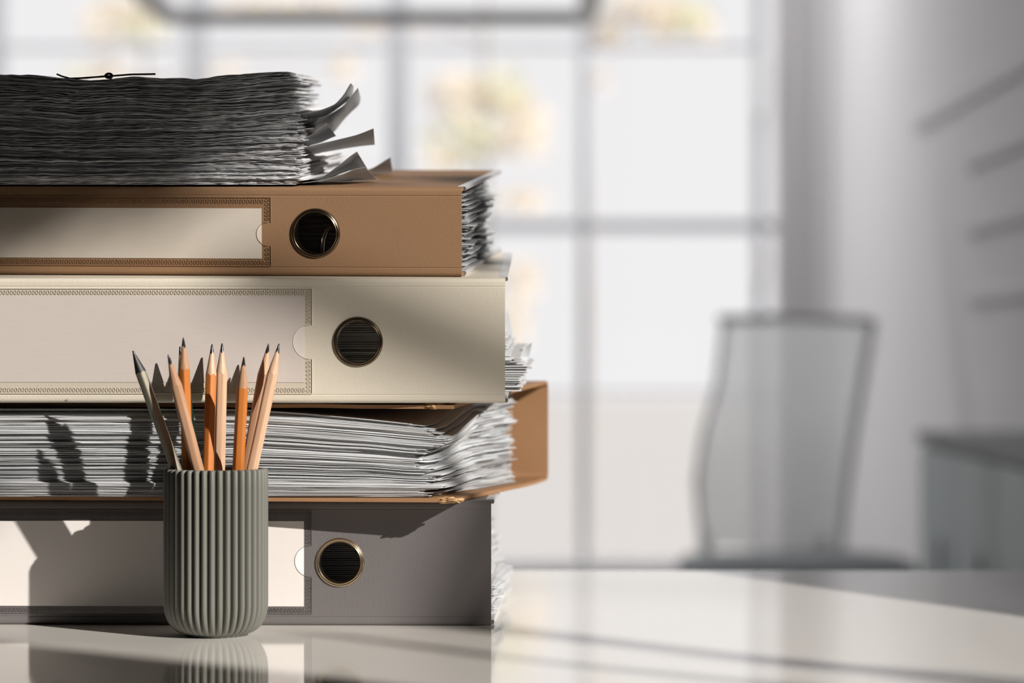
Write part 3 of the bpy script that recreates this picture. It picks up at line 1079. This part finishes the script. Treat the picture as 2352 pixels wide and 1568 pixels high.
sheet_stack(brown, 44, -L + 0.012, -0.004, 0.058, 0.25, lambda x, y: 0.0036 + 0 * x, lambda x, y: B_H + y * SBR - 0.0065, [M['paper'], M['paper'], M['paper_warm']], 23,
            xr_fn=lambda t: -0.0035, ragged=0.0045)
# lever arch wire seen through the finger ring
hx, hz = hole[0], hole[1]
t = MB(); t.tube([(hx + 0.013, 0.020, hz + 0.004), (hx + 0.008, 0.020, hz + 0.0035), (hx + 0.004, 0.019, hz + 0.001), (hx + 0.002, 0.0185, hz - 0.005), (hx + 0.001, 0.0185, hz - 0.016), (hx + 0.001, 0.021, hz - 0.020)], 0.0013, 10)
t.build('arch_wire', M['steel'], brown, smooth=60)

# ------------------------------------------------------------------ tied paper bundle
PD0 = 1.785
PX = (672 - 1176) * PD0 / F
pb_z = B_BZ + B_H + (PD0 - BD) * ST_B + 0.0012
bun = thing('paper_bundle', 'tall bundle of worn grey papers tied with dark cord, on top of the stack', 'papers', (PX, PD0, pb_z), tilt=TILT_P)
NB = 210
BUN_H = 0.0705
rr = np.random.RandomState(5)
nx, ny = 150, 8
rest = []; rest_m = []; shown = 0
left = -0.262
kx = np.linspace(0, 1, nx)
shear_b = 0.0; dx_b = 0; dy_b = 0
batch = 0
for k in range(NB):
    t = k / (NB - 1.0)
    if k >= batch:
        batch = k + rr.randint(3, 14)
        dx_b = rr.uniform(-0.0025, 0.0025); dy_b = rr.uniform(-0.0016, 0.0016); tone_b = rr.choice([0, 0, 1, 2], p=[0.35, 0.2, 0.3, 0.15])
        shear_b = rr.uniform(-0.02, 0.02) + (0.20 * max(0, 0.28 - t) / 0.28 * rr.uniform(0.3, 1.0) if t < 0.28 else 0)
    proud = rr.rand() < 0.5
    u = kx[:, None] * np.ones((1, ny)); v = np.linspace(0, 1, ny)[None, :] * np.ones((nx, 1))
    v = v ** 1.7
    edge = 0.0055 * np.interp(t, [0, 0.06, 0.3, 0.62, 0.7, 0.9, 1.0], [0.6, 0.3, 1.1, 0.9, 0.2, -0.1, -0.9])
    y_f = (-0.0006 if proud else 0.0010) + dy_b + rr.uniform(-0.0005, 0.0005)
    yb = 0.207 + rr.uniform(-0.003, 0.003)
    fray = 0.0009 * vn2(u * 60, np.full_like(u, k * 1.3), 41) + 0.0005 * vn2(u * 190, np.full_like(u, k * 2.1), 42)
    Y = y_f + fray * (1 - v) + (yb - y_f) * v
    e = edge + dx_b + rr.uniform(-0.0016, 0.0016) + shear_b * Y + 0.002 * vn2(v * 9, np.full_like(v, k * 0.9), 43)
    X = left + (e - left) * u
    amp = math.sin(math.pi * min(1, t * 1.0)) ** 0.5 if t < 0.5 else 1.0
    wav = (0.0011 * vn2(X * 22, np.full_like(X, t * 9), 51) + 0.0007 * vn2(X * 70, np.full_like(X, t * 30), 52) + 0.00035 * vn2(X * 210, np.full_like(X, t * 80), 53)) * amp * (1 - 0.5 * v)
    topf = np.interp(X + PX, [-0.33, -0.30, -0.275, -0.235, -0.20, -0.16, -0.142], [0.0705, 0.0690, 0.0672, 0.0695, 0.0680, 0.0712, 0.0724])
    Z = 0.0003 + topf * (t ** 1.0) * 0.985 * (1 - 0.06 * Y / 0.2) + wav
    if k + 1 == batch:
        wav = wav - 0.00022
    crush = 0.00025 * vn2(X * 130, np.full_like(X, k * 1.7), 54) * (1 - v) ** 2
    Z = Z + crush
    # opened gaps near the right end
    Z = Z + 0.0009 * np.clip((X + 0.05) / 0.05, 0, 1) * math.sin(k * 0.35) * amp
    if k == 0 or k == 1:
        Z = np.maximum(Z, 0.0003)
    Z = np.maximum(Z, 0.0004 + k * 0.00004)
    th = 0.00033 if proud else 0.00028
    ch = grid_sheet(X, Y, Z, th)
    m_i = int(tone_b) if rr.rand() < 0.7 else rr.randint(0, 3)
    if t > 0.72 and m_i == 0 and rr.rand() < 0.6:
        m_i = 1
    if proud and shown < 99:
        mesh_np('sheet', [ch], [M['paper_old'], M['paper_old_dark'], M['paper_dingy']][m_i], bun); shown += 1
    else:
        rest.append(ch); rest_m.append(m_i)
ro = mesh_np('packed_sheets', rest, [M['paper_old'], M['paper_old_dark'], M['paper_dingy']], bun, mat_idx=rest_m)
ro['kind'] = 'stuff'

# cord with its knot on the front top edge
tb = MB()


def loc_b(px, py, d):
    return bun.matrix_basis.inverted() @ P(px, py, d - 0.007)


tb.tube([loc_b(126, 184, 1.786), loc_b(160, 181, 1.786), loc_b(205, 178, 1.785), loc_b(250, 175, 1.784), loc_b(300, 171, 1.784), loc_b(357, 170, 1.784)], 0.0006, 8)
tb.tube([loc_b(130, 170, 1.783), loc_b(142, 175, 1.784), loc_b(160, 180, 1.785), loc_b(200, 179, 1.785), loc_b(248, 174, 1.783)], 0.00055, 8)
kn = []
for i in range(26):
    a = i / 25 * math.pi * 3.4
    kn.append(loc_b(250 + 7.5 * math.cos(a), 174 + 4.8 * math.sin(a), 1.7835 + 0.0011 * math.sin(a * 0.7)))
tb.tube(kn, 0.0008, 8)
tb.tube([loc_b(252, 178, 1.7825), loc_b(254, 182, 1.786), loc_b(255, 180, 1.85)], 0.0008, 8)
o = tb.build('cord', M['cord'], bun, smooth=60); o['label'] = 'dark cord tied in a knot'

PO, PK = M['paper_thin'], M['paper_thin']
ruled(bun, [(640, 266), (700, 262), (740, 252), (770, 240), (792, 215), (803, 193), (806, 191)], [(640, 280), (700, 277), (750, 268), (785, 242), (806, 226), (813, 207), (812, 198)], 1.80, 1.86, PO, zmin=0.0002, lab='page curling up high at the right')
ruled(bun, [(640, 280), (700, 276), (750, 268), (790, 243), (812, 214), (822, 202)], [(640, 316), (720, 320), (766, 306), (785, 280), (806, 257), (828, 239), (828, 224)], 1.82, 1.92, PO, zmin=0.0002, lab='page curling up high at the right')
ruled(bun, [(650, 330), (690, 322), (720, 307), (742, 290), (750, 283)], [(650, 345), (700, 337), (735, 328), (766, 314), (772, 312)], 1.795, 1.85, PK, zmin=0.0002, lab='short bent page corner')
ruled(bun, [(650, 344), (700, 338), (770, 322), (820, 310), (858, 295)], [(650, 352), (720, 354), (790, 341), (830, 335), (861, 332)], 1.80, 1.88, PO, zmin=0.0002, lab='page sticking out to the right')
ruled(bun, [(690, 416), (745, 404), (780, 378), (805, 358), (820, 348)], [(690, 420), (750, 410), (800, 392), (835, 384), (850, 398)], 1.80, 1.835, PK, zmin=0.0002, lab='lifted page corner at the foot of the bundle')
ruled(bun, [(690, 421), (740, 414), (790, 399), (815, 388), (838, 384)], [(690, 424), (760, 424), (810, 424), (845, 420), (868, 414)], 1.80, 1.86, M['paper_thin'], zmin=0.0002, lab='lowest page, its corner lifted')
ruled(bun, [(780, 412), (830, 396), (860, 384), (880, 371), (896, 361)], [(780, 414), (840, 412), (870, 410), (890, 408), (903, 404)], 1.93, 1.985, PO, zmin=0.0002, lab='page lifted behind the others')

# ------------------------------------------------------------------ pencil cup
CD = 1.740
CX = (496 - 1176) * CD / F
CUP_H = CAM_Z - (1076 - HZ) * CD / F - DESK_Z
cup = MB()
NR = 40; SEG = NR * 16
Ro = 0.0322
prof = []
foot = 0.0192
cr = 0.0185
prof += [(0.0001, 0.0010, 0), (foot - 0.002, 0.0010, 0), (foot - 0.0008, 0.0, 0), (foot, 0.0004, 0), (foot + 0.0004, 0.0014, 0.0)]
for k in range(9):
    a = math.pi / 2 * (k + 0.35) / 8.35
    prof.append((foot + (Ro - foot) * math.sin(a), 0.0014 + cr * (1 - math.cos(a)), min(1.0, 0.3 + k * 0.12)))
for z in np.linspace(0.0014 + cr + 0.004, CUP_H - 0.0012, 8):
    prof.append((Ro, z, 1.0))
prof += [(Ro - 0.0004, CUP_H - 0.0003, 1.0), (Ro - 0.0009, CUP_H, 0.85), (Ro - 0.0030, CUP_H, 0.0), (Ro - 0.0036, CUP_H - 0.0006, 0.0)]
for z in np.linspace(CUP_H - 0.004, 0.022, 6):
    prof.append((Ro - 0.0038, z, 0.0))
prof += [(Ro - 0.008, 0.009, 0), (Ro - 0.016, 0.005, 0), (0.0001, 0.005, 0)]
vs = []; fs = []
for r, z, am in prof:
    for k in range(SEG):
        a = 2 * math.pi * k / SEG
        g_ = max(0.0, 1 - ((2 * ((NR * a / (2 * math.pi) + 0.35) % 1.0) - 1) / 0.86) ** 2)
        rr_ = r - am * 0.0033 * (1 - g_ ** 0.5)
        vs.append((rr_ * math.cos(a), rr_ * math.sin(a), z))
for i in range(len(prof) - 1):
    for k in range(SEG):
        fs.append((i * SEG + k, i * SEG + (k + 1) % SEG, (i + 1) * SEG + (k + 1) % SEG, (i + 1) * SEG + k))
cup.add(vs, fs)
cu = cup.build('pencil_cup', M['cup'], None, smooth=70)
cu.location = (CX, CD, DESK_Z + 0.0001)
tag(cu, 'ribbed sage green cup full of pencils, standing in front of the binders', 'cup')


def pencil(label, tip, rim, body_m, tip_m, lead_m, length=0.170, R=0.0037, cone=0.019, lead=0.0055, rot=0.0, group=None):
    a = P(*tip); b_ = P(rim[0], 1078, rim[1])
    d = (a - b_).normalized()
    base = a - d * length
    root = thing('pencil', label, 'pencil', base, 0, group)
    q = d.to_track_quat('Z', 'Y')
    root.rotation_mode = 'QUATERNION'
    root.rotation_quaternion = q @ Matrix.Rotation(rot, 3, 'Z').to_quaternion()
    n = 36

    def hexr(th):
        m_ = ((th + math.pi / 6) % (math.pi / 3)) - math.pi / 6
        return min(R / math.cos(m_) * math.cos(math.pi / 6) * 1.06, R * 0.998)
    hs = lambda h: R * 0.955 + 0.45 * (h - R * 0.955)
    tan = (R * 0.93 - 0.0004) / cone
    lead_r = lead * tan + 0.0004
    bd = MB(); vs = []
    for kind in (0, 1, 2):
        for k in range(n):
            th = 2 * math.pi * k / n
            h = hexr(th)
            zb = length - (hs(h) - 0.0004) / tan + 0.0002 * math.sin(7 * th)
            z, r = ((0.0, h * 0.94), (0.0004, h), (zb, h))[kind]
            vs.append((r * math.cos(th), r * math.sin(th), z))
    fs = [(i * n + k, i * n + (k + 1) % n, (i + 1) * n + (k + 1) % n, (i + 1) * n + k) for i in range(2) for k in range(n)]
    fs.append(tuple(range(n - 1, -1, -1)))
    bd.add(vs, fs); bd.build('body', body_m, root, smooth=22)
    tp = MB(); vs = []
    for kind in (0, 1):
        for k in range(n):
            th = 2 * math.pi * k / n
            h = hexr(th)
            if kind == 0:
                z = length - (hs(h) - 0.0004) / tan + 0.0002 * math.sin(7 * th); r = h
            else:
                z = length - lead + 0.0007 * math.sin(3 * th + 1); r = (length - z) * tan + 0.0004
            vs.append((r * math.cos(th), r * math.sin(th), z))
    tp.add(vs, [(k, (k + 1) % n, n + (k + 1) % n, n + k) for k in range(n)])
    tp.build('wood_tip', tip_m, root, smooth=60)
    ld = MB(); vs = []
    for zf_, j in ((0, 0), (1, 0), (2, 0), (3, 0)):
        for k in range(n):
            th = 2 * math.pi * k / n
            if zf_ == 0:
                z = length - lead + 0.0007 * math.sin(3 * th + 1)
            else:
                z = length - (lead * 0.5, 0.0004, 0.0)[zf_ - 1]
            r = (length - z) * tan + (0.0004 if zf_ < 3 else 0.0002)
            vs.append((r * math.cos(th), r * math.sin(th), z))
    fs = [(i * n + k, i * n + (k + 1) % n, (i + 1) * n + (k + 1) % n, (i + 1) * n + k) for i in range(3) for k in range(n)]
    fs.append(tuple(3 * n + k for k in range(n)))
    ld.add(vs, fs); ld.build('lead', lead_m, root, smooth=50)
    return a, base


PENCILS = [
    ('silver pencil with a black sharpened tip, leaning out at the left of the cup', (305, 805, 1.7288), (405, 1.739), 'silver', 'black_wood', 'lead', 0.1748, 0.2),
    ('bare wood pencil leaning left, crossing in front of the tall orange pencil', (386, 814, 1.7028), (455, 1.7183), 'wood', 'wood', 'lead', 0.1722, 0.3),
    ('tallest orange pencil in the cup, behind the left-leaning bare wood pencil', (421, 775, 1.71), (431, 1.7259), 'orange', 'wood', 'lead', 0.1754, 0.1),
    ('green pencil almost hidden behind the tallest orange pencil', (413, 795, 1.7539), (446, 1.7533), 'green', 'wood', 'lead', 0.1682, 0.0),
    ('orange pencil with a thin point standing beside the pale upright wood pencil', (487, 790, 1.7437), (479, 1.7372), 'orange', 'wood_pale', 'lead', 0.1693, 0.25),
    ('pale bare wood pencil standing upright in the middle of the cup', (510, 788, 1.7557), (504, 1.7462), 'wood_pale', 'wood_pale', 'lead', 0.1723, 0.52),
    ('shortest orange pencil, at the front of the cup', (560, 819, 1.7134), (547, 1.7312), 'orange', 'wood', 'lead', 0.1653, 0.35),
    ('bare wood pencil leaning right, the rear one of the leaning pair', (617, 789, 1.7497), (566, 1.7545), 'wood', 'wood_pale', 'lead', 0.1704, 0.1),
    ('bare wood pencil leaning right, the front one of the leaning pair', (641, 789, 1.7393), (579, 1.7316), 'wood_pale', 'wood_pale', 'lead', 0.1718, 0.4),
]
ends = []
for lab, tip, rim, bm_, tm_, lm_, ln, ro_ in PENCILS:
    silver = bm_ == 'silver'
    ends.append((lab, *pencil(lab, tip, rim, M[bm_], M[tm_], M[lm_], ln, R=0.0036, cone=0.0135 if silver else 0.0185, lead=0.003 if silver else 0.0056, rot=ro_)))

# ------------------------------------------------------------------ office chair by the window
CHD = 6.0
k = CHD / F
chx = (1800 - 1176) * k
ch = thing('office_chair', 'pale grey mesh back office chair standing beyond the desk', 'chair', (chx, CHD, 0))


def cp(px, py, dy=0.0):
    q = P(px, py, CHD)
    return Vector((q.x - chx, dy, q.z))


# mesh back outline
out = [(1664, 735), (2000, 735), (1992, 800), (1975, 920), (1958, 1040), (1945, 1150), (1930, 1265), (1760, 1262), (1612, 1250), (1604, 1180), (1602, 1060), (1618, 1000), (1640, 960), (1650, 880)]
n = len(out)
fr_pts = [cp(px, py, 0.05 * math.sin((py - 735) / 530 * math.pi)) for px, py in out]
cen = cp(1790, 1000, 0.08)
mb = MB()
vs = [p for p in fr_pts] + [p + Vector((0, 0.006, 0)) for p in fr_pts] + [cen, cen + Vector((0, 0.006, 0))]
fs = [(i, (i + 1) % n, 2 * n) for i in range(n)] + [(n + (i + 1) % n, n + i, 2 * n + 1) for i in range(n)] + [(i, n + i, n + (i + 1) % n, (i + 1) % n) for i in range(n)]
mb.add(vs, fs); mb.build('mesh_back', M['mesh_cloth'], ch, smooth=60)
t = MB()
t.tube([cp(1650, 733), cp(1830, 728), cp(2005, 738)], 0.0095, 10)
t.build('top_rail', M['chair_frame'], ch)
t = MB(); t.tube([cp(2005, 735), cp(1990, 850, 0.03), cp(1965, 1020, 0.05), cp(1948, 1150, 0.045), cp(1928, 1285, 0.0)], 0.0095, 10); t.build('back_frame', M['chair_frame'], ch)
t = MB(); t.tube([cp(1664, 735), cp(1650, 880, 0.03), cp(1618, 1000, 0.05), cp(1602, 1110, 0.05), cp(1612, 1255, 0.0)], 0.006, 10); t.build('back_frame', M['rail_grey'], ch)
sz = 0.46
for px in (1616, 1880):
    t = MB(); q = cp(px, 1250)
    t.tube([q, (q.x, -0.08, sz + 0.06), (q.x, -0.12, sz + 0.02)], 0.014, 8); t.build('back_post', M['chair_frame'], ch)
seat = MB(); secs = []
for z, s in ((sz - 0.03, 0.9), (sz - 0.02, 0.98), (sz + 0.02, 1.0), (sz + 0.035, 0.95), (sz + 0.04, 0.8)):
    secs.append([(0.24 * s * math.copysign(abs(math.cos(a)) ** 0.5, math.cos(a)), -0.27 + 0.23 * s * math.copysign(abs(math.sin(a)) ** 0.5, math.sin(a)), z) for a in [2 * math.pi * i / 40 for i in range(40)]])
seat.loft(secs); seat.build('seat', M['seat_cloth'], ch, smooth=60)
t = MB(); t.tube([(0, -0.25, 0.09), (0, -0.25, 0.25)], 0.03, 16); t.tube([(0, -0.25, 0.25), (0, -0.25, sz - 0.03)], 0.018, 16); t.build('gas_lift', M['chair_frame'], ch)
for i in range(5):
    a = 2 * math.pi * i / 5 + 0.3
    e = Vector((0.3 * math.cos(a), -0.25 + 0.3 * math.sin(a), 0.075))
    t = MB(); t.tube([(0, -0.25, 0.11), (Vector((0, -0.25, 0.105)) + e) / 2, e], [0.022, 0.018, 0.012], 8)
    lg = t.build('leg', M['chair_frame'], ch)
    t = MB(); ax = Vector((-math.sin(a), math.cos(a), 0)); c0 = Vector((e.x, e.y, 0.03))
    t.tube([c0 - ax * 0.022, c0 - ax * 0.018, c0 + ax * 0.018, c0 + ax * 0.022], [0.022, 0.03, 0.03, 0.022], 16)
    t.build('caster', M['chair_frame'], lg)

# ------------------------------------------------------------------ low cabinet along the right wall
cz = CAM_Z - (988 - HZ) * 5.5 / F
x0 = P(2105, 988, 5.5).x
cab = thing('low_cabinet', 'low teal grey cabinet with dark top against the right wall', 'cabinet', (x0, 4.2, 0))
wdt = RIGHT_X - x0 - 0.003
b = MB(); b.box(0.02, wdt, 0, 1.28, 0.0, cz - 0.022); b.build('body', M['cabinet'], cab, smooth=0)
b = MB(); b.box(0, wdt, -0.01, 1.3, cz - 0.022, cz); b.build('top', M['cab_top'], cab, smooth=0)
for i in range(3):
    b = MB(); b.box(0.004, 0.02, 0.01 + i * 0.425, 0.425 + i * 0.425, 0.06, cz - 0.03)
    dr = b.build('door', M['cabinet'], cab, smooth=0)
    b = MB(); b.tube([(-0.012, 0.06 + i * 0.425, 0.45), (-0.012, 0.06 + i * 0.425, 0.58)], 0.005, 8); b.build('handle', M['steel'], dr)

bpy.context.view_layer.update()
